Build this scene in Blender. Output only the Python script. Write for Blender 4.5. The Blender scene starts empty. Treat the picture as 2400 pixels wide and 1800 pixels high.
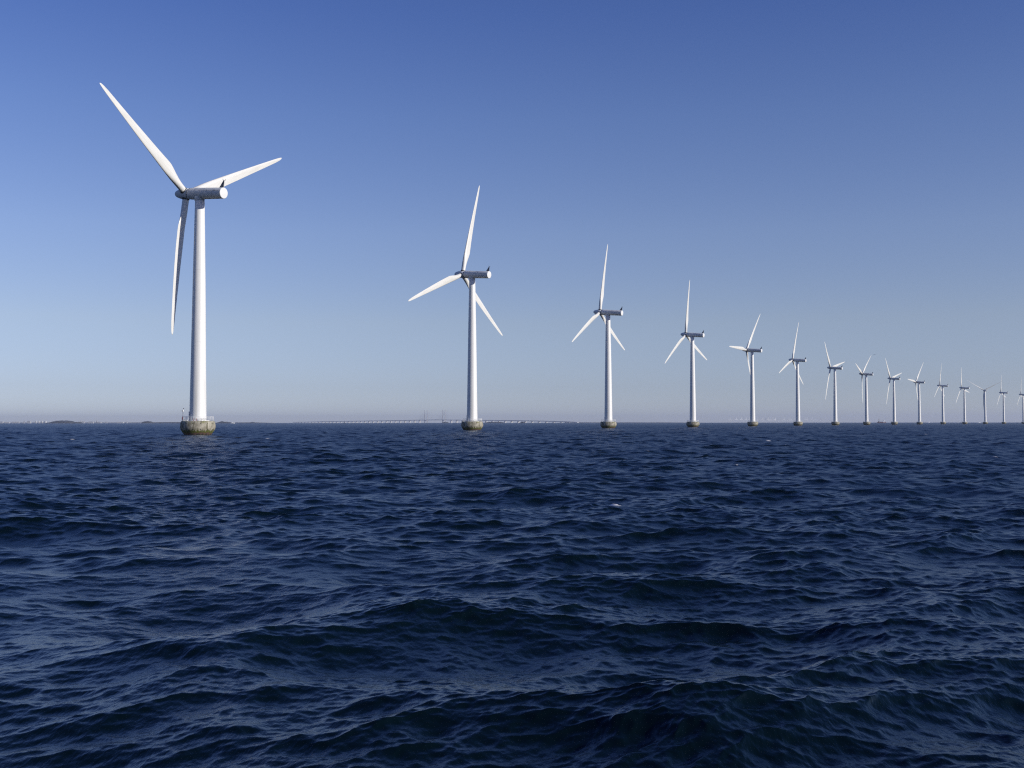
import bpy, math, random, time
import numpy as np
from mathutils import Matrix, Vector
T0 = time.time()
R = math.radians
scene = bpy.context.scene
col = scene.collection
rnd = random.Random(7)
rng = np.random.default_rng(11)

# ------------------------------------------------------------------ camera
F_PX = 2618.0; CAM_H = 3.2
PITCH = math.atan(90.6 / F_PX)
cam = bpy.data.cameras.new('camera'); cam_o = bpy.data.objects.new('camera', cam); col.objects.link(cam_o)
cam.sensor_width = 36.0; cam.lens = F_PX / 2400 * 36
cam.clip_start = 0.1; cam.clip_end = 80000
CM = Matrix.Translation((0, 0, CAM_H)) @ Matrix.Rotation(math.pi / 2 + PITCH, 4, 'X') @ Matrix.Rotation(R(-0.045), 4, 'Z')
cam_o.matrix_world = CM
scene.camera = cam_o

def ray(px, py):
    v = Vector(((px - 1200) / F_PX, -(py - 900) / F_PX, -1.0))
    return (CM.to_3x3() @ v).normalized()
def ground(px, dist):                       # a point on the water, seen at column px, `dist` metres out
    v = ray(px, 990.6); h = Vector((v.x, v.y, 0)); h = h / h.y * 1.0
    return Vector((h.x * dist, dist, 0))
def height_at(py, dist):                    # height above the water of picture row py at that distance
    return CAM_H + (990.6 - py) / F_PX * dist
def px_len(n, dist):
    return n / F_PX * dist

# ------------------------------------------------------------------ tags and mesh helpers
def tag(o, label=None, cat=None, group=None, kind=None):
    if label: o['label'] = label
    if cat: o['category'] = cat
    if group: o['group'] = group
    if kind: o['kind'] = kind
    return o
def empty(name, loc=(0, 0, 0), rz=0):
    o = bpy.data.objects.new(name, None); col.objects.link(o)
    o.location = loc; o.rotation_euler = (0, 0, rz); o.empty_display_size = 1
    return o
class MB:
    def __init__(s): s.v = []; s.f = []; s.sm = []
    def add(s, vs, fs, smooth=False):
        n = len(s.v); s.v += [tuple(v) for v in vs]; s.f += [tuple(i + n for i in f) for f in fs]; s.sm += [smooth] * len(fs); return s
    def box(s, c, d, rz=0, taper=1.0):
        ca, sa = math.cos(rz), math.sin(rz); vs = []
        for z, t in ((-.5, 1), (.5, taper)):
            for x, y in ((-.5, -.5), (.5, -.5), (.5, .5), (-.5, .5)):
                X, Y = x * d[0] * t, y * d[1] * t
                vs.append((c[0] + X * ca - Y * sa, c[1] + X * sa + Y * ca, c[2] + z * d[2]))
        return s.add(vs, [(3, 2, 1, 0), (4, 5, 6, 7), (0, 1, 5, 4), (1, 2, 6, 5), (2, 3, 7, 6), (3, 0, 4, 7)])
    def lathe(s, prof, n=32, cap=True, axis='Z', M=None, smooth=True):     # prof: (radius, height) pairs
        vs = []
        for r, z in prof:
            for k in range(n):
                a = 2 * math.pi * k / n
                p = (r * math.cos(a), r * math.sin(a), z)
                if axis == 'X': p = (p[2], p[0], p[1])
                vs.append(p)
        fs = []
        for j in range(len(prof) - 1):
            for k in range(n):
                k2 = (k + 1) % n
                fs.append((j * n + k, j * n + k2, (j + 1) * n + k2, (j + 1) * n + k))
        if M is not None: vs = [tuple(M @ Vector(v)) for v in vs]
        s.add(vs, fs, smooth)
        if cap:
            m = len(prof) - 1
            b = len(s.v) - len(vs)
            s.f.append(tuple(b + k for k in reversed(range(n)))); s.sm.append(False)
            s.f.append(tuple(b + m * n + k for k in range(n))); s.sm.append(False)
        return s
    def tube(s, p, q, r, n=8, r2=None):
        p, q = Vector(p), Vector(q); d = q - p; L = d.length
        M = Matrix.Translation(p) @ d.to_track_quat('Z', 'Y').to_matrix().to_4x4()
        return s.lathe([(r, 0), (r if r2 is None else r2, L)], n, M=M)
    def ring(s, R0, z, r, n=48, m=6):
        vs = []; fs = []
        for i in range(n):
            a = 2 * math.pi * i / n
            for j in range(m):
                b = 2 * math.pi * j / m; rr = R0 + r * math.cos(b)
                vs.append((rr * math.cos(a), rr * math.sin(a), z + r * math.sin(b)))
        for i in range(n):
            for j in range(m):
                i2, j2 = (i + 1) % n, (j + 1) % m
                fs.append((i * m + j, i2 * m + j, i2 * m + j2, i * m + j2))
        return s.add(vs, fs, True)
    def build(s, name, mat, parent=None):
        me = bpy.data.meshes.new(name); me.from_pydata(s.v, [], s.f); me.update()
        me.polygons.foreach_set('use_smooth', s.sm)
        o = bpy.data.objects.new(name, me); col.objects.link(o)
        if mat: me.materials.append(mat)
        if parent: o.parent = parent
        return o
def copy_tree(o, parent=None):
    kids = list(o.children)
    c = o.copy(); col.objects.link(c); c.parent = parent
    for ch in kids: copy_tree(ch, c)
    return c

# ------------------------------------------------------------------ materials
def mat(name, color, rough=.5, metal=0.0, spec=None):
    m = bpy.data.materials.new(name); m.use_nodes = True
    b = m.node_tree.nodes['Principled BSDF']
    b.inputs['Base Color'].default_value = (*color, 1); b.inputs['Roughness'].default_value = rough
    b.inputs['Metallic'].default_value = metal
    return m
def N(nt, t, **kw):
    n = nt.nodes.new(t)
    for k, v in kw.items(): setattr(n, k, v)
    return n
def streaky(name, c1, c2, rough, scale=(.6, .6, .12), lo=.45, hi=.8, detail=6, bump=0.0):
    m = mat(name, c1, rough); nt = m.node_tree; L = nt.links; b = nt.nodes['Principled BSDF']
    tc = N(nt, 'ShaderNodeTexCoord'); mp = N(nt, 'ShaderNodeMapping'); mp.inputs['Scale'].default_value = scale
    L.new(tc.outputs['Object'], mp.inputs['Vector'])
    no = N(nt, 'ShaderNodeTexNoise'); no.inputs['Scale'].default_value = 1; no.inputs['Detail'].default_value = detail
    L.new(mp.outputs[0], no.inputs['Vector'])
    r = N(nt, 'ShaderNodeMapRange'); r.inputs['From Min'].default_value = lo; r.inputs['From Max'].default_value = hi
    L.new(no.outputs['Fac'], r.inputs['Value'])
    mx = N(nt, 'ShaderNodeMix', data_type='RGBA'); mx.inputs['A'].default_value = (*c1, 1); mx.inputs['B'].default_value = (*c2, 1)
    L.new(r.outputs[0], mx.inputs['Factor']); L.new(mx.outputs['Result'], b.inputs['Base Color'])
    if bump:
        bp = N(nt, 'ShaderNodeBump'); bp.inputs['Strength'].default_value = bump; bp.inputs['Distance'].default_value = .05
        L.new(no.outputs['Fac'], bp.inputs['Height']); L.new(bp.outputs[0], b.inputs['Normal'])
    return m
M_TOWER = streaky('tower_paint', (.75, .745, .73), (.60, .585, .54), .42, scale=(1.6, 1.6, .06), lo=.52, hi=.8)
M_BLADE = streaky('blade_gelcoat', (.71, .70, .665), (.62, .60, .55), .36, scale=(1.5, 1.5, .15), lo=.5, hi=.8)
M_NAC = streaky('nacelle_paint', (.66, .67, .67), (.52, .54, .54), .75, scale=(.25, 1.5, 1.5), lo=.5, hi=.8)
M_CAP = mat('rear_cap_paint', (.72, .72, .71), .5)
M_NAC.node_tree.nodes['Principled BSDF'].inputs['Specular IOR Level'].default_value = .15
M_DARK = mat('dark_steel_and_fin_shade', (.09, .095, .11), .5)
M_GAP = mat('black_rubber', (.02, .022, .02), .7)
M_RAIL = mat('galvanised_rail', (.75, .75, .74), .5)
M_WHITE = mat('white_paint', (.8, .8, .79), .4)
M_RED = mat('red_paint', (.28, .05, .04), .5)
M_YEL = mat('yellow_paint', (.5, .4, .18), .5)

def concrete():
    m = mat('stained_concrete', (.4, .37, .31), .85); nt = m.node_tree; L = nt.links; b = nt.nodes['Principled BSDF']
    tc = N(nt, 'ShaderNodeTexCoord'); sx = N(nt, 'ShaderNodeSeparateXYZ'); L.new(tc.outputs['Object'], sx.inputs[0])
    def noise(scale, detail=5):
        mp = N(nt, 'ShaderNodeMapping'); mp.inputs['Scale'].default_value = scale
        L.new(tc.outputs['Object'], mp.inputs['Vector'])
        no = N(nt, 'ShaderNodeTexNoise'); no.inputs['Scale'].default_value = 1; no.inputs['Detail'].default_value = detail
        L.new(mp.outputs[0], no.inputs['Vector']); return no.outputs['Fac']
    def mixc(f, A, B):
        mx = N(nt, 'ShaderNodeMix', data_type='RGBA')
        if isinstance(f, float): mx.inputs['Factor'].default_value = f
        else: L.new(f, mx.inputs['Factor'])
        for k, c in (('A', A), ('B', B)):
            if isinstance(c, tuple): mx.inputs[k].default_value = (*c, 1)
            else: L.new(c, mx.inputs[k])
        return mx.outputs['Result']
    def rmap(v, a, c, d=0.0, e=1.0):
        r = N(nt, 'ShaderNodeMapRange'); r.inputs['From Min'].default_value = a; r.inputs['From Max'].default_value = c
        r.inputs['To Min'].default_value = d; r.inputs['To Max'].default_value = e; L.new(v, r.inputs['Value']); return r.outputs[0]
    def math_(op, a, c):
        n = N(nt, 'ShaderNodeMath', operation=op)
        for i, v in enumerate((a, c)):
            if isinstance(v, (int, float)): n.inputs[i].default_value = v
            else: L.new(v, n.inputs[i])
        return n.outputs[0]
    blotch = noise((.9, .9, .9)); streak = noise((2.4, 2.4, .25), 7); fine = noise((9, 9, 6), 4)
    base = mixc(rmap(blotch, .35, .65), (.20, .18, .135), (.43, .40, .325))
    base = mixc(rmap(streak, .48, .64), base, (.11, .10, .06))
    base = mixc(rmap(fine, .6, .75, 0, .5), base, (.44, .42, .36))
    # lime and algae on the upper lip
    lip = math_('MULTIPLY', rmap(sx.outputs['Z'], 2.7, 3.3), rmap(noise((1.6, 1.6, .7)), .5, .62))
    base = mixc(lip, base, (.21, .21, .09))
    zz = math_('ADD', sx.outputs['Z'], math_('MULTIPLY', math_('SUBTRACT', noise((2.2, 2.2, .15), 8), .5), 1.9))
    base = mixc(rmap(zz, 1.45, 1.1), base, (.075, .085, .012))
    base = mixc(rmap(zz, .72, .5), base, (.09, .05, .038))
    base = mixc(rmap(zz, .25, .1), base, (.02, .02, .018))
    # lifting-hook stains
    L.new(base, b.inputs['Base Color'])
    bp = N(nt, 'ShaderNodeBump'); bp.inputs['Strength'].default_value = .5; bp.inputs['Distance'].default_value = .06
    L.new(math_('ADD', blotch, fine), bp.inputs['Height']); L.new(bp.outputs[0], b.inputs['Normal'])
    return m
M_CONC = concrete()

# ------------------------------------------------------------------ sun and sky
SUN_EL, SUN_AZ = 16.3, -24.5          # azimuth counter-clockwise from +X, direction towards the sun
sd = Vector((math.cos(R(SUN_EL)) * math.cos(R(SUN_AZ)), math.cos(R(SUN_EL)) * math.sin(R(SUN_AZ)), math.sin(R(SUN_EL))))
sl = bpy.data.lights.new('sun', 'SUN'); sl.energy = 4.3; sl.angle = R(.53); sl.color = (1.0, .955, .88)
so = bpy.data.objects.new('sun', sl); col.objects.link(so); so.rotation_euler = sd.to_track_quat('Z', 'Y').to_euler()
w = bpy.data.worlds.new('World'); scene.world = w; w.use_nodes = True
nt = w.node_tree; bg = nt.nodes['Background']
sky = N(nt, 'ShaderNodeTexSky', sky_type='NISHITA'); sky.sun_disc = False
sky.sun_elevation = R(SUN_EL); sky.sun_rotation = math.pi / 2 - R(SUN_AZ)
sky.altitude = 0; sky.air_density = .7; sky.dust_density = .2; sky.ozone_density = 3
# the day's own air: Nishita tinted by height above the horizon (grey-lilac low, violet blue high)
tcw = N(nt, 'ShaderNodeTexCoord'); sxw = N(nt, 'ShaderNodeSeparateXYZ'); nt.links.new(tcw.outputs['Generated'], sxw.inputs[0])
GRADE = [(-.02, (1.04, .97, 1.19)), (.009, (1.04, .97, 1.19)), (.031, (1.03, .90, 1.05)), (.089, (1.37, 1.06, 1.03)), (.167, (1.42, 1.15, 1.2)),
         (.264, (1.19, 1.08, 1.3)), (.348, (.90, .92, 1.32)), (.55, (.60, .70, 1.16)), (1.0, (.42, .58, 1.12))]
mrw = N(nt, 'ShaderNodeMapRange'); mrw.inputs['From Min'].default_value = -.02; mrw.inputs['From Max'].default_value = 1.0
nt.links.new(sxw.outputs['Z'], mrw.inputs['Value'])
rw = N(nt, 'ShaderNodeValToRGB'); cr_ = rw.color_ramp; nt.links.new(mrw.outputs[0], rw.inputs[0])
while len(cr_.elements) < len(GRADE): cr_.elements.new(.5)
for e_, (z_, c_) in zip(cr_.elements, GRADE): e_.position = (z_ + .02) / 1.02
for e_, (z_, c_) in zip(cr_.elements, GRADE): e_.color = (*[v / 1.5 for v in c_], 1)
mw = N(nt, 'ShaderNodeMix', data_type='RGBA', blend_type='MULTIPLY'); mw.inputs['Factor'].default_value = 1; mw.clamp_result = False
nt.links.new(sky.outputs[0], mw.inputs['A']); nt.links.new(rw.outputs[0], mw.inputs['B'])
nt.links.new(mw.outputs['Result'], bg.inputs['Color'])
bg.inputs['Strength'].default_value = .15
scene.view_settings.view_transform = 'Standard'; scene.view_settings.look = 'None'
scene.view_settings.exposure = 0; scene.view_settings.gamma = 1

# ------------------------------------------------------------------ the sea
def make_bands():
    bands = []
    wd = math.atan2(-.93, .36)                   # waves run towards the camera and to the right
    lam0 = 16.0; kp = 2 * math.pi / 8.5
    gains = [1.75, 1.75, 1.5, 1.5, 1.7, 1.75, 1.8, 1.9]
    for b in range(8):
        n = 1024 if b < 6 else 768
        L = lam0 * (26.0 + 5.3 * ((b * .618) % 1))
        k1 = 2 * np.pi * np.fft.fftfreq(n, L / n)
        kx, ky = np.meshgrid(k1, k1, indexing='ij'); k = np.hypot(kx, ky); k[0, 0] = 1
        lo, hi = 2 * np.pi / lam0, 4 * np.pi / lam0
        msk = (k >= lo) & (k < hi)
        th = np.arctan2(ky, kx) - (wd + rng.uniform(-.12, .12))
        spread = max(3.2 - b * .15, 2.4)
        D = np.abs(np.cos(th / 2)) ** (2 * spread * 1.6) + .03
        D /= np.mean(np.abs(np.cos(np.linspace(0, 2 * np.pi, 720) / 2)) ** (2 * spread * 1.6) + .03) * 2 * np.pi
        psi = .5 * .0105 * k ** -4 * np.exp(-1.25 * (kp / k) ** 2) * D * msk * gains[b] ** 2
        dk = 2 * np.pi / L
        amp = np.sqrt(psi * 2) * dk
        z = (rng.standard_normal((n, n)) + 1j * rng.standard_normal((n, n))) / np.sqrt(2)
        H = amp * z * n * n
        h = np.fft.ifft2(H).real
        dx = np.fft.ifft2(1j * kx / k * H).real; dy = np.fft.ifft2(1j * ky / k * H).real
        mss = float(np.sum(psi * k * k) * dk * dk)
        ang = rng.uniform(-.25, .25)
        bands.append(dict(lam=lam0, L=L, n=n, h=h.astype(np.float32), dx=dx.astype(np.float32), dy=dy.astype(np.float32), mss=mss, off=rng.uniform(0, L, 2), chop=1.25 if b < 5 else 1.0))
        lam0 /= 2
    return bands
BANDS = make_bands()
def sample(bd, X, Y, fields=('h', 'dx', 'dy')):
    n = bd['n']; u = ((X + bd['off'][0]) / bd['L'] * n) % n; v = ((Y + bd['off'][1]) / bd['L'] * n) % n
    i = u.astype(np.int32); j = v.astype(np.int32); fu = (u - i).astype(np.float32); fv = (v - j).astype(np.float32)
    i %= n; j %= n; i2 = (i + 1) % n; j2 = (j + 1) % n
    a = i * n + j; b_ = i2 * n + j; c = i * n + j2; d = i2 * n + j2
    w0 = (1 - fu) * (1 - fv); w1 = fu * (1 - fv); w2 = (1 - fu) * fv; w3 = fu * fv
    out = []
    for f in fields:
        t = bd[f].ravel(); out.append(t[a] * w0 + t[b_] * w1 + t[c] * w2 + t[d] * w3)
    return out
# slide the long-wave patterns so that crests stand where the photograph has its large waves
def place_crests():
    pts = [((1650, 1665), 1.0), ((1450, 1650), 1.0), ((950, 1432), 1.0), ((1100, 1430), .8), ((2020, 1552), .9), ((400, 1520), .8), ((560, 1600), .5), ((1440, 1182), .6), ((1400, 1335), .6),
           ((1500, 1560), -.7), ((1000, 1345), -.6), ((300, 1440), -.5), ((1900, 1480), -.5), ((900, 1560), -.6)]
    g = []
    for (px, py), w_ in pts:
        d = (CAM_H - .15 * (w_ > 0)) * F_PX / (py - 990.6); p = ground(px, d); g.append((p.x, p.y, w_))
    g = np.array(g)
    for bd in BANDS[:3]:
        off = rng.uniform(0, bd['L'], (40000, 2)); n = bd['n']; tot = np.zeros(len(off)); bd['off'] = np.zeros(2)
        for x, y, w_ in g:
            i = ((x + off[:, 0]) / bd['L'] * n).astype(int) % n; j = ((y + off[:, 1]) / bd['L'] * n).astype(int) % n
            tot += w_ * bd['h'][i, j]
        bd['off'] = off[np.argmax(tot)]
place_crests()
def radii():
    r = [0.6]
    while r[-1] < 27500:
        d = r[-1]
        if d < 8.5: s = .25
        elif d < 1500: s = .008 + .0015 * d
        else: s = .0023 * d * (d / 1500) ** 1.1
        r.append(d + min(s, 1500))
    return np.array(r)
RR = radii()
# columns: dense over the picture and a margin on both sides, coarse elsewhere
half = R(32); nd = 1250
dense = np.linspace(math.pi / 2 - half, math.pi / 2 + half, nd)
coarse = np.linspace(math.pi / 2 + half, math.pi / 2 - half + 2 * math.pi, 70)[1:-1]
AA = np.concatenate([dense, coarse]); NC, NR = len(AA), len(RR)
print('sea grid', NR, NC, NR * NC)
ca, sa = np.cos(AA), np.sin(AA)
P = np.zeros((NR, NC, 3), np.float32); ROUGH = np.zeros((NR, NC), np.float32); CREST = np.zeros((NR, NC), np.float32)
P[..., 0] = RR[:, None] * ca; P[..., 1] = RR[:, None] * sa
dR = np.gradient(RR)
BX, BY = P[..., 0].copy().astype(np.float64), P[..., 1].copy().astype(np.float64)
# gusts: patches of rougher and calmer small waves
pf = np.zeros((NR, NC))
for _ in range(14):
    lam_ = rng.uniform(3.5, 45); a_ = rng.uniform(0, 2 * np.pi); k_ = 2 * np.pi / lam_
    bend_ = 1.3 * np.sin((BX * math.cos(a_ + 1.6) + BY * math.sin(a_ + 1.6)) * k_ * .45 + rng.uniform(0, 6))
    pf += np.sin((BX * math.cos(a_) + BY * math.sin(a_)) * k_ + bend_ + rng.uniform(0, 6))
PATCH = np.clip(1 + .16 * pf / pf.std(), .6, 1.4).astype(np.float32); del pf
unres = np.full(NR, .0008)                      # capillary tail
for bd in BANDS:
    q = bd['lam'] * .7 / dR
    wt = np.clip((q - 2.2) / 3.0, 0, 1); wt = wt * wt * (3 - 2 * wt)
    unres += bd['mss'] * (1 - wt ** 2)
    rows = np.nonzero(wt > 0)[0]
    if len(rows) == 0: continue
    a0, a1 = rows[0], rows[-1] + 1
    # the coarse columns outside the picture only carry the longer waves
    cw = np.ones(NC); cw[nd:] = 1.0 if bd['lam'] > 3 else 0.0
    for s0 in range(a0, a1, 200):
        s1 = min(s0 + 200, a1)
        h, dx, dy = sample(bd, BX[s0:s1], BY[s0:s1])
        W = (wt[s0:s1, None] * cw).astype(np.float32)
        if bd['lam'] < 2.1: W = W * PATCH[s0:s1] if bd['lam'] < 1.1 else W * (1 + .6 * (PATCH[s0:s1] - 1))
        P[s0:s1, :, 2] += h * W
        P[s0:s1, :, 0] += dx * W * bd['chop'] * -1.0 * -1.0
        P[s0:s1, :, 1] += dy * W * bd['chop'] * -1.0 * -1.0
ROUGH[:] = (np.clip(unres, .0001, .08) * .5)[:, None] ** .25 * .82
print('Hs', 4 * float(P[200:1500, :nd, 2].std()), 'mss', [round(b['mss'], 4) for b in BANDS], 'unres', unres[[200, 600, 1200, -30]])

# white crests of foam: each sits on the highest water near the place it is seen at
FO = np.zeros((NR, NC), np.float32)
def foam(px, py, along, depth, strength=1.0, search=1.5):
    dist = CAM_H * F_PX / (py - 990.6)
    g = ground(px, dist)
    rr = math.hypot(g.x, g.y); s = search
    i0, i1 = np.searchsorted(RR, [rr - s * 3, rr + s * 3]); a = math.atan2(g.y, g.x)
    j0, j1 = np.searchsorted(dense, [a - s / rr, a + s / rr])
    blk = P[i0:i1, j0:j1, 2]
    ii, jj = np.unravel_index(np.argmax(blk), blk.shape)
    c = P[i0 + ii, j0 + jj]
    m = 4 * max(along, depth)
    i0, i1 = np.searchsorted(RR, [rr - s * 3 - m, rr + s * 3 + m]); j0, j1 = np.searchsorted(dense, [a - (s + m) / rr, a + (s + m) / rr])
    X = P[i0:i1, j0:j1, 0] - c[0]; Y = P[i0:i1, j0:j1, 1] - c[1] + depth * .25
    FO[i0:i1, j0:j1] = np.maximum(FO[i0:i1, j0:j1], strength * np.exp(-(X / along) ** 2 - ((Y + .35 * X) / depth) ** 2))
for f in ((1441, 1181, .3, .9, 1.3, .12), (646, 1030, .7, .8, .95), (534, 1000, 2.2, 3, .9), (590, 1001, 2.2, 3, .95), (1156, 1010, 1.6, 2, .9),
          (1505, 1004, 1.8, 3, .95), (1786, 1036, .6, .8, .95), (1585, 1007, 1, 2, .8), (1763, 1041, .3, .5, .8), (1877, 1001, 2.2, 3, .8),
          (1926, 1004, 1.6, 3, .8), (2160, 1020, .8, 1, .7), (1500, 1063, .3, .4, .6), (1683, 1098, .2, .25, .8),
          (1090, 1072, .3, .4, .6), (190, 1031, .7, .8, .8), (2362, 1074, .3, .4, .8), (1022, 1010, 1.2, 2, .6)):
    foam(*f)
for tx, ty in ((-82.7, 294.4), (-16.3, 456.8), (53.1, 615.7)):
    dd = np.hypot(P[..., 0] - tx, P[..., 1] - ty)
    near_ = dd < 9
    FO[near_] = np.maximum(FO[near_], .78 * np.exp(-((dd[near_] - 3.7) / .7) ** 2))
P[..., 2] += np.clip(FO - .8, 0, 1) * .15
me = bpy.data.meshes.new('sea')
nv = NR * NC + 1; nf = (NR - 1) * NC
me.vertices.add(nv); V = np.empty((nv, 3), np.float32); V[:-1] = P.reshape(-1, 3); V[-1] = (0, 0, 0)
me.vertices.foreach_set('co', V.ravel())
i = np.arange(NR - 1, dtype=np.int32)[:, None]; j = np.arange(NC, dtype=np.int32)[None, :]; j2 = (j + 1) % NC
quad = np.stack([i * NC + j, (i + 1) * NC + j, (i + 1) * NC + j2, i * NC + j2], -1).reshape(-1, 4)
tri = np.stack([np.full(NC, nv - 1), np.arange(NC), (np.arange(NC) + 1) % NC], -1)
loops = np.concatenate([quad.ravel(), tri.ravel()]).astype(np.int32)
me.loops.add(len(loops)); me.loops.foreach_set('vertex_index', loops)
me.polygons.add(nf + NC)
me.polygons.foreach_set('loop_start', np.concatenate([np.arange(nf) * 4, nf * 4 + np.arange(NC) * 3]).astype(np.int32))
me.update(calc_edges=True)
me.polygons.foreach_set('use_smooth', np.ones(nf + NC, bool))
at_r = me.attributes.new('wave_roughness', 'FLOAT', 'POINT'); at_r.data.foreach_set('value', np.append(ROUGH.ravel(), ROUGH[0, 0]))
at_f = me.attributes.new('foam', 'FLOAT', 'POINT'); at_f.data.foreach_set('value', np.append(FO.ravel(), 0).astype(np.float32))
sea = bpy.data.objects.new('sea', me); col.objects.link(sea); tag(sea, kind='structure')
def water():
    m = mat('sea_water', (.0010, .0055, .0110), .15); nt = m.node_tree; L = nt.links; b = nt.nodes['Principled BSDF']
    pass
    ar = N(nt, 'ShaderNodeAttribute', attribute_name='wave_roughness'); af = N(nt, 'ShaderNodeAttribute', attribute_name='foam')
    tc = N(nt, 'ShaderNodeTexCoord')
    def noise(scale, rz=0, detail=3, kind='ShaderNodeTexNoise'):
        mp = N(nt, 'ShaderNodeMapping'); mp.inputs['Scale'].default_value = scale; mp.inputs['Rotation'].default_value = (0, 0, rz)
        L.new(tc.outputs['Object'], mp.inputs['Vector'])
        no = N(nt, kind); no.inputs['Scale'].default_value = 1; no.inputs['Detail'].default_value = detail
        L.new(mp.outputs[0], no.inputs['Vector']); return no.outputs['Fac']
    # ripples a few centimetres long, riding on the modelled waves
    n1 = noise((16, 8, 1), .5, 3); n2 = noise((2.2, 1.2, 1), -.3, 3)
    bp = N(nt, 'ShaderNodeBump'); bp.inputs['Strength'].default_value = 1; bp.inputs['Distance'].default_value = .012
    L.new(n1, bp.inputs['Height'])
    bp2 = N(nt, 'ShaderNodeBump'); bp2.inputs['Strength'].default_value = 1; bp2.inputs['Distance'].default_value = .008
    L.new(n2, bp2.inputs['Height']); L.new(bp.outputs[0], bp2.inputs['Normal'])
    # whitecap cover, torn by fine noise
    fn = noise((14, 14, 14), 0, 8)
    s = N(nt, 'ShaderNodeMath', operation='ADD'); L.new(af.outputs['Fac'], s.inputs[0]); L.new(fn, s.inputs[1])
    fr = N(nt, 'ShaderNodeMapRange'); fr.inputs['From Min'].default_value = 1.0; fr.inputs['From Max'].default_value = 1.5
    L.new(s.outputs[0], fr.inputs['Value'])
    nt.nodes.remove(b); out = nt.nodes['Material Output']
    # mirror-like surface whose reflectance grows towards grazing, over the dark green body of the water
    sp = N(nt, 'ShaderNodeBsdfMetallic', fresnel_type='F82'); sp.inputs['Base Color'].default_value = (.017, .020, .024, 1)
    sp.inputs['Edge Tint'].default_value = (.84, .89, .965, 1)
    L.new(ar.outputs['Fac'], sp.inputs['Roughness']); L.new(bp2.outputs[0], sp.inputs['Normal'])
    body = N(nt, 'ShaderNodeBsdfDiffuse'); body.inputs['Color'].default_value = (.0012, .0050, .0060, 1)
    add = N(nt, 'ShaderNodeAddShader'); L.new(sp.outputs[0], add.inputs[0]); L.new(body.outputs[0], add.inputs[1])
    fo = N(nt, 'ShaderNodeBsdfDiffuse'); fo.inputs['Color'].default_value = (.7, .7, .7, 1)
    mix = N(nt, 'ShaderNodeMixShader'); L.new(fr.outputs[0], mix.inputs[0]); L.new(add.outputs[0], mix.inputs[1]); L.new(fo.outputs[0], mix.inputs[2])
    L.new(mix.outputs[0], out.inputs['Surface'])
    return m
me.materials.append(water())
print('sea built', round(time.time() - T0, 1))

# ------------------------------------------------------------------ wind turbines
HUB, OVER, RAD, TILT = 64.0, 5.0, 38.0, R(5)
def blade_mesh():
    st = []                                      # r, chord, thickness ratio, twist, trailing share
    for r in np.concatenate([np.linspace(1.2, 10, 14), np.linspace(11.5, 34, 16), np.linspace(34.8, 38, 9)]):
        if r < 2.6: c, t = 1.75, 1.0
        else:
            s = min((r - 2.6) / 7.4, 1); s = s * s * (3 - 2 * s)
            full = np.interp(r, [9.5, 20, 30, 35, 36.8, 37.6, 38], [2.98, 2.28, 1.5, 1.08, .8, .5, .16])
            c = 1.75 + (full - 1.75) * s; t = 1 + (np.interp(r, [9, 20, 38], [.34, .22, .15]) - 1) * s
        tw = R(np.interp(r, [2, 8, 15, 25, 38], [15, 13, 6, 2, -1]))
        st.append((r, c, t, tw))
    m = 22; vs = []; fs = []
    for r, c, t, tw in st:
        a = min(max((t - .34) / .66, 0), 1)
        for k in range(m):
            ph = 2 * math.pi * k / m
            # circle blended with an aerofoil; +Y leading edge, +X upwind
            yc, xc = .5 * c * math.cos(ph), .5 * c * t * math.sin(ph)
            u = .5 - .5 * math.cos(ph)            # 0 leading .. 1 trailing
            th = 5 * t * c * (.2969 * math.sqrt(u) - .126 * u - .3516 * u * u + .2843 * u ** 3 - .1036 * u ** 4)
            ya = .32 * c - u * c; xa = th * (1 if math.sin(ph) >= 0 else -.72) if 0 < u < 1 else 0
            y = yc * a + ya * (1 - a); x = xc * a + xa * (1 - a)
            X = x * math.cos(tw) + y * math.sin(tw); Y = y * math.cos(tw) - x * math.sin(tw)
            bend = -1.5 * ((r - 1) / 37) ** 1.6
            vs.append((X + bend, Y, r))
    for q in range(len(st) - 1):
        for k in range(m):
            k2 = (k + 1) % m; fs.append((q * m + k, q * m + k2, (q + 1) * m + k2, (q + 1) * m + k))
    b = MB(); b.add(vs, fs, True)
    b.f.append(tuple(reversed(range(m)))); b.sm.append(False)
    q = len(st) - 1; b.f.append(tuple(q * m + k for k in range(m))); b.sm.append(False)
    return b
def set_basis(o, M): o.matrix_basis = M
TM = Matrix.Translation((0, 0, HUB)) @ Matrix.Rotation(-TILT, 4, 'Y')

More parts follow.
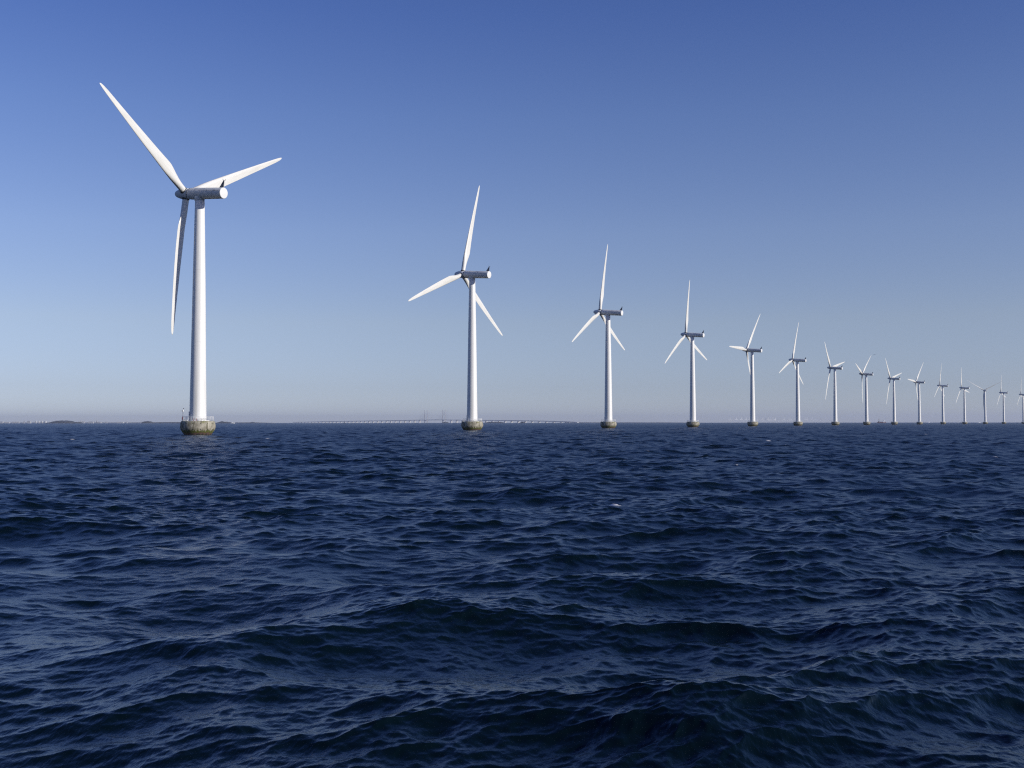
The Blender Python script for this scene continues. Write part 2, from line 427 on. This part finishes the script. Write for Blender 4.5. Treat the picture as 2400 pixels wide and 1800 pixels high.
def make_turbine():
    root = empty('wind_turbine')
    # tower, slightly flared at the foot, with flange seams
    prof = [(2.2, 3.78), (2.16, 5.5), (2.12, 9.0), (2.0, 16), (1.86, 26.0), (1.62, 42.0), (1.36, 56), (1.24, 62.0)]
    fine = []
    for (r0, z0), (r1, z1) in zip(prof, prof[1:]):
        for t in (0, .5): fine.append((r0 + (r1 - r0) * t, z0 + (z1 - z0) * t))
    fine.append(prof[-1])
    tb = MB().lathe(fine, 48)
    for z, r in ((24.5, 1.89), (43.6, 1.6)): tb.ring(r, z, .018, 48, 6)
    tower = tb.build('tower', M_TOWER, root)
    d = MB(); d.box((0, 0, 0), (.95, .09, 2.1)); door = d.build('door', M_CAP, tower); door.location = (2.27 * math.cos(R(205)), 2.27 * math.sin(R(205)), 5.15); door.rotation_euler = (0, 0, R(295))
    # foundation
    f = MB().lathe([(3.2, -4), (3.35, -.6), (3.5, .05), (3.78, .55), (4.2, 1.15), (4.46, 1.75), (4.54, 2.2), (4.5, 2.7), (4.36, 3.25), (4.28, 3.55), (4.2, 3.66), (4.02, 3.7)], 72)
    fo = f.build('foundation', M_CONC, root)
    # hooks and dark recesses round the bowl
    for k in range(7):
        a = R(195 + k * 25)
        for z, r in ((1.55, 4.38), (3.1, 4.40)):
            h_ = MB().lathe([(.11, -.06), (.11, .05)], 10, axis='X').build('mooring_fixing', M_GAP, fo) if (k, z) == (0, 1.55) else h0.copy()
            if (k, z) == (0, 1.55): h0 = h_
            else: col.objects.link(h_); h_.parent = fo
            h_.location = (r * math.cos(a), r * math.sin(a), z); h_.rotation_euler = (0, 0, a)
    slab = MB().lathe([(3.0, 3.7), (3.0, 3.86), (2.9, 3.9)], 48).build('plinth', M_WHITE, fo)
    rail = MB()
    for z in (4.22, 4.55, 4.86): rail.ring(3.98, z, .028, 72, 6)
    for k in range(36):
        a = 2 * math.pi * k / 36; x, y = 3.98 * math.cos(a), 3.98 * math.sin(a)
        rail.tube((x, y, 3.68), (x, y, 4.88), .032, 6)
    rail.build('railing', M_RAIL, fo)
    # boat landing ladder on the sheltered side
    ld = MB(); a0 = R(100)
    for s in (-.32, .32):
        p = [(4.1, 4.7), (4.62, 3.4), (4.78, 2.2), (4.5, 1.0), (4.3, -1)]
        for (r0, z0), (r1, z1) in zip(p, p[1:]):
            def W(r, z): return (r * math.cos(a0) - s * math.sin(a0), r * math.sin(a0) + s * math.cos(a0), z)
            ld.tube(W(r0, z0), W(r1, z1), .045, 8)
    for k in range(14):
        z = -.2 + k * .33; r = float(np.interp(z, [-1, 1, 2.2, 3.4, 4.7], [4.3, 4.5, 4.78, 4.62, 4.1]))
        ld.tube((r * math.cos(a0) + .32 * math.sin(a0), r * math.sin(a0) - .32 * math.cos(a0), z), (r * math.cos(a0) - .32 * math.sin(a0), r * math.sin(a0) + .32 * math.cos(a0), z), .025, 6)
    ld.build('ladder', M_YEL, fo)
    # nacelle
    nb = MB().lathe([(1.2, 3.6), (1.5, 3.45), (1.56, 2.8), (1.56, 1.0), (1.5, -2), (1.45, -8.35), (1.43, -8.5)], 56, axis='X')
    nb.lathe([(1.0, -2.25), (1.32, -1.9), (1.34, -1.2), (1.34, -.9)], 36)
    nac = nb.build('nacelle', M_NAC, root); set_basis(nac, TM)
    cp = MB().lathe([(1.45, -8.5), (1.45, -8.58), (1.36, -8.66), (1.30, -8.67), (.0, -8.70)], 48, axis='X', cap=False); c_ = cp.build('rear_cap', M_CAP, nac)
    sm = MB()
    for x in (.6, -2.6, -5.6):
        r = 1.56 if x > 0 else 1.5 - (-.0 if x > -2 else (-x - 2) * .008)
        sm.lathe([(r - .02, x - .02), (r + .012, x - .02), (r + .012, x + .02), (r - .02, x + .02)], 56, axis='X', cap=False, smooth=False)
    for s in (-1, 1):
        zs = 1.5 * math.sin(R(17)); ys = s * 1.5 * math.cos(R(17))
        sm.box((-2.6, ys, zs), (11.0, .03, .035))
    sm.build('panel_seam', M_DARK, nac)
    hb0 = None
    for s in (-1, 1):
        for x in (-.9, -3.7, -6.4):
            a = R(25)
            if hb0 is None: h_ = hb0 = MB().box((0, 0, 0), (.42, .06, .14)).build('hatch', M_DARK, nac)
            else: h_ = hb0.copy(); col.objects.link(h_); h_.parent = nac
            h_.location = (x, s * 1.49 * math.cos(a), 1.49 * math.sin(a)); h_.rotation_euler = (s * a, 0, 0)
    # mast fin on the roof at the tail, its shade put into the dark colour
    fn = MB(); sh = [(-6.95, 1.38), (-8.35, 1.38), (-8.5, 3.35), (-8.28, 3.42)]
    vs = [(x, -.16 if z < 2 else -.05, z) for x, z in sh] + [(x, .16 if z < 2 else .05, z) for x, z in sh]
    fn.add(vs, [(0, 1, 2, 3), (7, 6, 5, 4), (0, 4, 5, 1), (1, 5, 6, 2), (2, 6, 7, 3), (3, 7, 4, 0)])
    fn.tube((-8.4, -.45, 3.38), (-8.4, .45, 3.38), .03, 6)
    for y in (-.45, .45): fn.tube((-8.4, y, 3.38), (-8.4, y, 3.7), .05, 8)
    fn.build('weather_mast', M_DARK, nac)
    # hub and spinner
    gap = MB().lathe([(1.15, 3.5), (1.15, 3.95)], 40, axis='X').build('main_bearing', M_GAP, nac)
    hb = MB().lathe([(1.30, 3.85), (1.44, 3.95), (1.5, 4.6), (1.46, 5.9), (1.28, 7.0), (1.0, 8.0), (.78, 8.5), (.55, 8.76), (.28, 8.88), (.0, 8.9)], 48, axis='X', cap=False)
    hub = hb.build('rotor_hub', M_NAC, root); set_basis(hub, TM)
    bm_ = blade_mesh(); blades = []
    for k in range(3):
        if k == 0: b = bm_.build('blade', M_BLADE, root)
        else: b = blades[0].copy(); col.objects.link(b)
        blades.append(b); b.parent = root
    col_ = MB().lathe([(.98, 1.12), (1.0, 1.42), (.95, 1.62), (.9, 1.62)], 28)
    c0 = col_.build('root_collar', M_GAP, blades[0])
    for b in blades[1:]:
        c = c0.copy(); col.objects.link(c); c.parent = b
    return root
def pose(root, x, y, yaw, th, pitch=0):
    root.location = (x, y, 0); root.rotation_euler = (0, 0, R(yaw))
    k = 0
    for ch in root.children:
        n = ch.name.split('.')[0]
        if n == 'blade':
            ch.matrix_basis = TM @ Matrix.Translation((OVER, 0, 0)) @ Matrix.Rotation(-(R(th) + k * 2 * math.pi / 3), 4, 'X') @ Matrix.Rotation(R(pitch), 4, 'Z'); k += 1
        elif n in ('foundation', 'tower'): ch.rotation_euler = (0, 0, -R(yaw))
TURB = [(-82.75, 294.4, 150.1, 55.9), (-16.3, 456.8, 145.7, 352.0), (53.1, 615.7, 149, 359.5), (125.1, 773.1, 145, 4.7), (202.3, 939.6, 144.5, 328.6),
        (278.9, 1090.1, 144.4, 352.2), (361, 1247.8, 142.1, 42.9), (446.5, 1407.1, 146.3, 311.8), (531.3, 1553.1, 139.8, 44), (617.2, 1692.6, 139.6, 324.8),
        (716, 1856.4, 144.7, 2.3), (799.9, 1974.6, 138.1, 18.2), (905, 2137, 83, 300), (1010, 2295, 141.5, 15.7), (1121, 2449.6, 141.7, 11.9)]
TLAB = ['largest and nearest white wind turbine, far left, with a lamp post on its foundation',
        'second largest white wind turbine, standing in front of the long bridge',
        'third wind turbine from the left, just right of where the bridge ends',
        'fourth wind turbine from the left, upright blade and inverted V of low blades',
        'fifth wind turbine from the left, one blade pointing level to the left',
        'sixth wind turbine from the left, upright blade leaning slightly right, one low left blade',
        'seventh wind turbine from the left, one blade raised left, one over its nacelle',
        'eighth wind turbine from the left, blades in a V, bird near its tip',
        'ninth wind turbine from the left, just right of the small ship, blade up left',
        'tenth wind turbine from the left, one short blade pointing left and one leaning up right',
        'eleventh wind turbine from the left, thin upright blade and one low left blade',
        'twelfth wind turbine from the left, small dark sailing boat beside its foot',
        'thirteenth wind turbine from the left, turned away with thin feathered blades in a Y',
        'fourteenth wind turbine from the left, second from the right edge of the row',
        'last wind turbine of the row, cut off by the right edge of the picture']
proto = make_turbine()
for i_, (x, y, yaw, th) in enumerate(TURB):
    t = proto if i_ == 0 else copy_tree(proto)
    pose(t, x, y, yaw, th, 68 if i_ == 12 else 0)
    tag(t, TLAB[i_], 'wind turbine', 'white wind turbines standing in a curved row in the sea')
# things that only the nearest foundation shows
fnd = [c for c in proto.children if c.name.split('.')[0] == 'foundation'][0]
lp = MB().tube((-3.35, -2.05, 3.7), (-3.35, -2.05, 6.15), .05, 10); lp = lp.build('lamp_post', M_DARK, fnd)
lb = MB().lathe([(.1, 6.1), (.16, 6.2), (.16, 6.5), (.07, 6.6)], 14, M=Matrix.Translation((-3.35, -2.05, 0))); lb.tube((-3.35, -2.05, 6.55), (-3.22, -2.05, 6.9), .03, 6); lb.build('lantern', M_WHITE, lp)
lc = MB().lathe([(.06, 6.85), (.13, 6.9), (.13, 7.02), (.06, 7.08)], 12, M=Matrix.Translation((-3.2, -2.05, 0))); lc.box((-3.55, -2.05, 6.35), (.14, .2, .3)); lc.build('lamp_head', M_DARK, lp)
rp = MB().tube((-3.75, -1.55, 2.9), (-3.65, -1.5, 4.9), .07, 8); rp.build('fender_post', M_RED, fnd); MB().tube((-3.55, -1.95, 2.9), (-3.62, -1.9, 4.6), .06, 8).build('fender_post', M_RED, fnd)
wb = MB().box((-2.75, -2.2, 3.86), (1.3, .5, .26)).build('cable_box', M_WHITE, fnd)
for x in (.05, .72): MB().tube((x, -3.95, 3.4), (x, -3.95, 4.35), .06, 8).build('gate_post', M_RED, fnd)
print('turbines', round(time.time() - T0, 1))

# ------------------------------------------------------------------ far wind farm beyond the horizon haze
def far_turbine():
    m = MB().lathe([(2.6, -2), (1.5, 68)], 8)
    m.box((0, 1.5, 69.5), (3.6, 9, 3.6))
    for k in range(3):
        a = k * 2.094 + .1
        for t0, t1, w0, w1 in ((1, 20, 3.6, 3.0), (20, 46, 3.0, 1.0)):
            d = Vector((math.sin(a), 0, math.cos(a))); s = Vector((math.cos(a), 0, -math.sin(a)))
            c = Vector((0, -3.6, 69.5)); vs = []
            for yy in (-.3, .3):
                for t, ww in ((t0, w0), (t1, w1)):
                    for sg in (-.5, .5): vs.append(c + d * t + s * ww * sg + Vector((0, yy, 0)))
            m.add(vs, [(0, 1, 3, 2), (4, 6, 7, 5), (0, 2, 6, 4), (1, 5, 7, 3), (0, 4, 5, 1), (2, 3, 7, 6)])
    return m.build('offshore_turbine', M_WHITE)
ft = far_turbine(); far_px = []
for row, (d0, n, x0, x1) in enumerate(((13500, 11, 1712, 1842), (14200, 12, 1703, 1905), (15000, 11, 1786, 1960), (15600, 6, 1722, 1836), (14500, 5, 1925, 2078))):
    for k in range(n): far_px.append((x0 + (x1 - x0) * k / (n - 1) + rnd.uniform(-3, 3), d0 + rnd.uniform(-400, 400)))
for k, (px, d) in enumerate(far_px):
    o = ft if k == 0 else ft.copy()
    if k: col.objects.link(o)
    g = ground(px, d); o.location = (g.x, g.y, 0); o.rotation_euler = (0, 0, rnd.uniform(-.3, .5)); o.scale = (.7, .7, .62)
    tag(o, 'tiny pale wind turbine of the far hazy cluster on the right horizon', 'wind turbine', 'tiny wind turbines on the far horizon')

# ------------------------------------------------------------------ the long bridge
M_DECK = mat('bridge_deck', (.40, .405, .42), .7); M_PIER = mat('bridge_concrete', (.47, .465, .46), .8); M_PYL = mat('pylon_concrete', (.45, .45, .46), .8)  # deck and pylon colours lightened to imitate more haze over the distance
def bridge():
    A = Vector((-3600, 18400, 0)); B = Vector((690, 11700, 0)); L = (B - A).length; d = (B - A) / L; n = Vector((-d.y, d.x, 0)); ang = math.atan2(d.y, d.x)
    root = empty('long_bridge', A)
    root.rotation_euler = (0, 0, ang)
    # where along the line a picture column falls
    def s_of(px):
        r = ray(px, 990.6); k = r.x / r.y
        return (k * A.y - A.x) / (d.x - k * d.y)
    sp1, sp2 = s_of(998.5), s_of(1040.5)
    xs = [0, s_of(760), s_of(900), sp1, (sp1 + sp2) / 2, sp2, s_of(1110), s_of(1200), s_of(1280), s_of(1340), L]
    ys = [988.9, 987.3, 985.3, 983.6, 983.3, 983.4, 984.2, 984.8, 986.4, 988.2, 989.4]
    def H(s):
        p = A + d * s; return height_at(float(np.interp(s, xs, ys)), p.y)
    m = MB(); K = 60; vs = []
    for k in range(K + 1):
        s = L * k / K; z = H(s)
        for y, zz in ((-12, z), (12, z), (12, z - 7.5), (-12, z - 7.5)): vs.append((s, y, zz))
    fs = []
    for k in range(K):
        for q in range(4):
            q2 = (q + 1) % 4; fs.append((k * 4 + q, (k + 1) * 4 + q, (k + 1) * 4 + q2, k * 4 + q2))
    m.add(vs, fs); m.f.append((3, 2, 1, 0)); m.sm.append(False); e = K * 4; m.f.append((e, e + 1, e + 2, e + 3)); m.sm.append(False)
    m.build('deck', M_DECK, root)
    s = s_of(700); pier0 = None
    while s < L - 60:
        inside = sp1 - 120 < s < sp2 + 120
        z = H(s) - 10
        if not inside and z > 3:
            if pier0 is None:
                pier0 = MB().box((0, 0, .5), (16, 24, 1.0)).build('pier', M_PIER, root); p = pier0
                p.data.transform(Matrix.Identity(4))
            else: p = pier0.copy(); col.objects.link(p); p.parent = root
            p.location = (s, 0, 0); p.scale = (1, 1, z)
        s += 140
    for sp in (sp1, sp2):
        p = MB()
        for yy in (-19, 19): p.lathe([(5.5, -5), (4.2, 90), (3.2, 168)], 8, M=Matrix.Translation((0, yy, 0)))
        p.box((0, 0, 28), (8, 38, 6)); py_ = p.build('pylon', M_PYL, root); py_.location = (sp, 0, 0)
        cb = MB()
        for k in range(1, 11):
            for sg in (-1, 1):
                for yy in (-16, 16): cb.tube((sg * 3, yy, 70 + k * 9), (sg * k * 20, yy * .7, H(sp) - 1), .22, 4)
        c = cb.build('stay_cable', M_DECK, root); c.location = (sp, 0, 0)
    tag(root, 'long low cable-stayed bridge with two twin pylons, on the horizon behind the second turbine', 'bridge')
bridge()

# ------------------------------------------------------------------ far shore and islets
M_WOOD = streaky('wooded_land', (.04, .045, .05), (.08, .08, .07), .9, scale=(.02, .02, .05))
M_LAND = streaky('low_shore', (.20, .20, .19), (.12, .12, .11), .9, scale=(.005, .005, .02))
def land(name, x0, x1, dist, prof, mat_, label, cat, depth=250, kind=None, jag=.5):
    g0, g1 = ground(x0, dist), ground(x1, dist); W = g1.x - g0.x; n = max(24, int((x1 - x0) * 1.2)); m = 7
    vs = []; fs = []; rr = random.Random(int(x0 * 7))
    for i in range(n + 1):
        t = i / n; px = x0 + (x1 - x0) * t
        h = float(np.interp(px, [p[0] for p in prof], [p[1] for p in prof])); h = px_len(h, dist) + CAM_H * min(h, 1)
        h *= 1 + rr.uniform(-jag, jag) * .3
        for j in range(m):
            u = j / (m - 1); s = math.sin(math.pi * u) ** .5
            vs.append((W * t - W / 2, depth * (u - .5), -2 + (h + 2) * s * (1 if j in (0, m - 1) else 1 + rr.uniform(-.12, .12) * jag)))
    for i in range(n):
        for j in range(m - 1):
            a = i * m + j; fs.append((a, a + m, a + m + 1, a + 1))
    b = MB(); b.add(vs, fs, True)
    b.f.append(tuple(range(m))); b.sm.append(False); b.f.append(tuple(n * m + j for j in reversed(range(m)))); b.sm.append(False)
    o = b.build(name, mat_); o.location = ((g0 + g1) / 2)
    tag(o, label, cat, kind=kind); return o
land('far_coast', -60, 640, 13500, [(-60, 1.6), (0, 1.4), (60, .9), (130, 1.2), (250, 1.0), (360, 1.3), (420, 1.6), (500, 1.0), (560, 1.1), (600, .9), (640, .4)], M_LAND, None, None, 500, kind='structure', jag=.6)
land('wooded_islet', 117, 175, 8200, [(117, .4), (122, 1.6), (128, 2.6), (132, 4.4), (145, 5.0), (160, 5.2), (164, 4.2), (168, 3.0), (172, 1.0), (175, .4)], M_WOOD, None, None, kind='structure')
land('wooded_islet', 176, 189, 8200, [(176, .4), (179, 2.2), (186, 2.4), (189, .4)], M_WOOD, None, None, 120, kind='structure')
land('wooded_islet', 336, 358, 8200, [(336, 1), (338, 3), (346, 3.8), (353, 3.2), (358, .8)], M_WOOD, None, None, 120, kind='structure')
land('low_islet', 354, 440, 9000, [(354, .8), (370, 1.5), (425, 1.8), (440, .6)], M_WOOD, None, None, 120, kind='structure')
land('wooded_islet', 509, 548, 7600, [(509, .3), (515, 1.9), (521, 3.8), (524, 2.6), (534, 1.8), (548, .5)], M_WOOD, None, None, 140, kind='structure')
land('low_islet', 552, 640, 9000, [(552, .5), (584, .9), (592, 2.0), (596, 1.0), (640, .3)], M_WOOD, None, None, 140, kind='structure')
land('low_islet', 1136, 1183, 8500, [(1136, .4), (1146, 1.6), (1165, 2.2), (1174, 1.8), (1183, .3)], M_WOOD, None, None, 140, kind='structure')
land('low_islet', 1036, 1052, 9500, [(1036, .4), (1040, 1.8), (1048, 1.6), (1052, .3)], M_WOOD, None, None, 100, kind='structure')
land('far_coast', 1325, 1640, 13000, [(1325, 1.6), (1345, 1.4), (1400, .8), (1460, .9), (1560, .7), (1640, .2)], M_LAND, None, None, 400, kind='structure', jag=.6)
# pale buildings of the distant city
M_BLD = streaky('pale_render', (.52, .52, .52), (.44, .44, .43), .8, scale=(.03, .03, .08)); M_WIN = mat('window_glass', (.06, .07, .09), .3); M_ROOF = mat('grey_roof', (.28, .27, .27), .8)
def building(px, w_px, h_px, dist, label, name='building', cyl=False, cat='building', group=None):
    g = ground(px, dist); W = px_len(w_px, dist); Hh = px_len(h_px, dist) + CAM_H
    root = empty(name, g); m = MB(); D = max(W * .6, 14)
    if cyl: m.lathe([(W / 2, -1), (W / 2, Hh - 2), (W / 2 * .8, Hh)], 20)
    else: m.box((0, 0, Hh / 2 - 1), (W, D, Hh + 2))
    m.build('wall', M_BLD, root)
    if not cyl:
        MB().box((0, 0, Hh + .8), (W * .96, D * .96, 1.6)).build('roof', M_ROOF, root)
        nfl = max(1, min(6, int(Hh / 8)))
        wm = MB()
        for k in range(nfl): wm.box((0, -D / 2 - .05, 3 + (Hh - 5) * (k + .5) / nfl), (W * .86, .3, min(1.8, Hh / nfl * .3)))
        wm.build('window', M_WIN, root)
    tag(root, label, cat, group)
B_ = 13000
for px, w_, h_, lab in ((3, 10, 3.2, 'wide pale building at the far left edge of the horizon'), (18, 10, 2.4, 'low pale building second from the left edge on the horizon'),
        (31, 4, 2.6, 'first of three small pale blocks left of the grey coast houses'), (37, 4, 2.8, 'middle one of three small pale blocks near the left end of the horizon'), (43, 3.5, 2.8, 'third of three small pale blocks near the left end of the horizon'),
        (57, 3, 4.2, 'narrow pale block left of a wider one on the left horizon'), (68, 8, 4.6, 'wide pale block between narrow blocks on the left horizon'),
        (190, 2.5, 5.4, 'thin bright tower just right of the small wooded islet'), (196, 6, 3.6, 'pale block next to the thin bright tower on the left horizon'),
        (214, 12, 3.0, 'long low pale hall left of the brightest tall block'), (227, 3.4, 5.4, 'brightest tall white block between the two wooded islets'), (233, 8, 2.6, 'low pale hall directly right of the brightest tall block'),
        (249, 4, 2.6, 'faint pale block, first to the right of the tall white block'), (283, 14, 2.2, 'wide faint pale building left of a small bright cube'), (298, 3.2, 2.8, 'small bright cube building left of the arched islet'),
        (332, 5, 2.6, 'small pale building touching the left end of the arched islet'), (503, 7, 2.0, 'faint low building just right of the nearest turbine')):
    building(px, w_, h_, B_, lab)
for px, w_, h_, lab in ((84, 3.4, 5.2, 'leftmost of the four pale storage towers left of the long wooded islet'), (91, 3.4, 5.0, 'second from the left of the four pale storage towers'), (98.5, 3.4, 5.2, 'third from the left of the four pale storage towers'), (107, 5.5, 4.6, 'widest and rightmost of the four pale storage towers')):
    building(px, w_, h_, 12500, lab, 'storage_silo', True, 'silo', 'pale storage silos on the far shore')

# ------------------------------------------------------------------ boats
M_HULL = mat('dark_red_hull', (.12, .03, .035), .5); M_NAVY = mat('dark_hull', (.02, .022, .035), .5); M_SAIL = mat('sail_cloth', (.8, .8, .78), .8)
def hull(L, W, Hh, name, m_, parent, bow=1):
    st = [(-.5, .75, 1.0), (-.3, .95, 1.0), (.1, 1, 1.0), (.32, .75, 1.08), (.45, .3, 1.2), (.52, .03, 1.3)]
    vs = []; fs = []
    for t, w_, z_ in st:
        x = t * L * bow
        vs += [(x, -W / 2 * w_, Hh * z_), (x * .97, -W / 2 * w_ * .75, -1), (x * .97, W / 2 * w_ * .75, -1), (x, W / 2 * w_, Hh * z_)]
    for i in range(len(st) - 1):
        for q in range(4):
            q2 = (q + 1) % 4; fs.append((i * 4 + q, i * 4 + q2, (i + 1) * 4 + q2, (i + 1) * 4 + q))
    fs += [(3, 2, 1, 0), tuple(20 + q for q in range(4))]
    return MB().add(vs, fs).build(name, m_, parent)
D_ = 6200; g = ground(2066, D_)
ship = empty('cargo_ship', g)
u = px_len(1, D_)
hull(21 * u, 9, 3.2 * 1.2, 'hull', M_HULL, ship, -1)
sp = MB(); sp.box((5.0 * u, 0, 3.6 + 2.2), (3.4 * u, 8, 5.5)); sp.box((6.1 * u, 0, 3.6 + 8), (1.8 * u, 7, 6.5)); sp.box((6.3 * u, 0, 3.6 + 12.2), (1.2 * u, 6, 2.4)); sup = sp.build('superstructure', M_WHITE, ship)
MB().box((5.6 * u, -4.1, 7), (2 * u, .2, .7)).build('window', M_WIN, sup)
cr = MB(); cr.box((-6.1 * u, 0, 7), (1.9 * u, 4, 8)); cr.tube((-6 * u, 0, 6), (-6 * u, 0, 24), .9, 8, .4); cr.tube((-6 * u, 0, 14), (-8.5 * u, 0, 4), .4, 6); cr.box((-6 * u, 0, 18), (2.0 * u, .8, .6)); cr.build('crane', M_NAVY, ship)
dk = MB(); dk.box((-1.5 * u, 0, 5.2), (2.6 * u, 6, 3.2)); dk.box((2.0 * u, 0, 5.0), (2.2 * u, 6, 2.6)); dk.build('deck_cargo', M_NAVY, ship)
fl = MB().box((-6 * u, 0, 21), (1.6 * u, .8, 1.6)).build('mast_top', M_RED, ship)
tag(ship, 'small cargo ship with dark red hull and white wheelhouse, left of the ninth turbine', 'ship')
def motorboat(px, d, Lp, label, m1, m2, mast=0, name='motor_boat', cat='boat', sail=False):
    g = ground(px, d); u = px_len(1, d); r = empty(name, g); L = Lp * u
    hull(L, L * .3, L * .13, 'hull', m1, r)
    c = MB(); c.box((-.05 * L, 0, L * .2), (L * .4, L * .2, L * .16)); c.build('cabin', m2, r)
    if mast: MB().tube((-.05 * L, 0, L * .2), (-.05 * L, 0, mast * u), .12 * u, 6).build('mast', m1, r)
    if sail:
        vs = [(-.02 * L, -.05, L * .25), (.42 * L, -.05, L * .25), (-.02 * L, -.05, mast * u * .97)]; vs += [(x, .05, z) for x, y, z in vs]
        MB().add(vs, [(0, 1, 2), (5, 4, 3), (0, 3, 4, 1), (1, 4, 5, 2), (2, 5, 3, 0)]).build('sail', m2, r)
    tag(r, label, cat)
motorboat(2253.5, 3600, 6.5, 'small dark sailing boat with bare mast, beside the foot of the twelfth turbine', M_NAVY, M_NAVY, 6.0, 'sailing_boat')
motorboat(2295.3, 5200, 5.5, 'small white motor boat left of the foot of the thirteenth turbine', M_WHITE, M_WHITE)
motorboat(2177.6, 7000, 3.5, 'tiny white sailing boat between the tenth and eleventh turbines', M_WHITE, M_SAIL, 4.2, 'sailing_boat', sail=True)
motorboat(545.5, 7000, 10, 'white boat at the right end of the wooded islet beside the nearest turbine', M_WHITE, M_WHITE)
motorboat(1225, 7000, 13, 'long dark boat under the right half of the bridge', M_NAVY, M_NAVY)
motorboat(807.5, 8000, 6, 'dark work boat under the left end of the bridge', M_NAVY, M_NAVY, 5.5)

# ------------------------------------------------------------------ the bird
def bird():
    d = 420; v = ray(2050, 831.3); p = Vector((v.x / v.y * d, d, CAM_H + v.z / v.y * d))
    M_BIRD = mat('gull_feathers', (.12, .12, .13), .7)
    b = MB().lathe([(0.0, -.24), (.045, -.16), (.075, -.02), (.06, .1), (.035, .17), (.04, .21), (.01, .27)], 12, cap=False, axis='X')
    root = b.build('gull', M_BIRD)
    for s in (-1, 1):
        vs = []; st = [(0.05, -.1, .1, .02), (.25, -.08, .09, .10), (.45, -.16, -.02, .09), (.62, -.26, -.2, .03)]
        for y, x0, x1, z in st: vs += [(x0, s * y, z), (x1, s * y, z + .012)]
        vs += [(a, b2, c - .012) for a, b2, c in vs]
        fs = []
        for i in range(3):
            a = 2 * i; fs += [(a, a + 1, a + 3, a + 2), (a + 8, a + 10, a + 11, a + 9), (a, a + 2, a + 10, a + 8), (a + 1, a + 9, a + 11, a + 3)]
        MB().add(vs, fs, True).build('wing', M_BIRD, root)
    root.location = p; root.rotation_euler = (R(12), R(-8), R(-100))
    tag(root, 'small dark bird flying just right of the eighth turbine\'s raised blade', 'bird')
bird()

# ------------------------------------------------------------------ haze
HAZE = True
if HAZE:
    hz = MB().box((0, 0, 0), (58000, 58000, 1)).build('haze', None); hz.scale = (1, 1, 185 + 7); hz.location = (0, 0, (185 - 7) / 2)
    m = bpy.data.materials.new('haze'); m.use_nodes = True; nt = m.node_tree; nt.nodes.clear()
    out = N(nt, 'ShaderNodeOutputMaterial'); pv = N(nt, 'ShaderNodeVolumePrincipled')
    pv.inputs['Color'].default_value = (.72, .80, 1.0, 1); pv.inputs['Density'].default_value = 3.5e-5; pv.inputs['Anisotropy'].default_value = .2
    nt.links.new(pv.outputs[0], out.inputs['Volume']); hz.data.materials.append(m)
    tag(hz, kind='stuff'); 
    hz.display_type = 'WIRE'
scene.cycles.volume_bounces = 0
scene.cycles.max_bounces = 6
scene.cycles.filter_width = 1.2
scene.cycles.use_denoising = False; scene.cycles.use_adaptive_sampling = False
scene.cycles.caustics_reflective = False; scene.cycles.caustics_refractive = False; scene.cycles.sample_clamp_indirect = 1.5
print('done', round(time.time() - T0, 1))
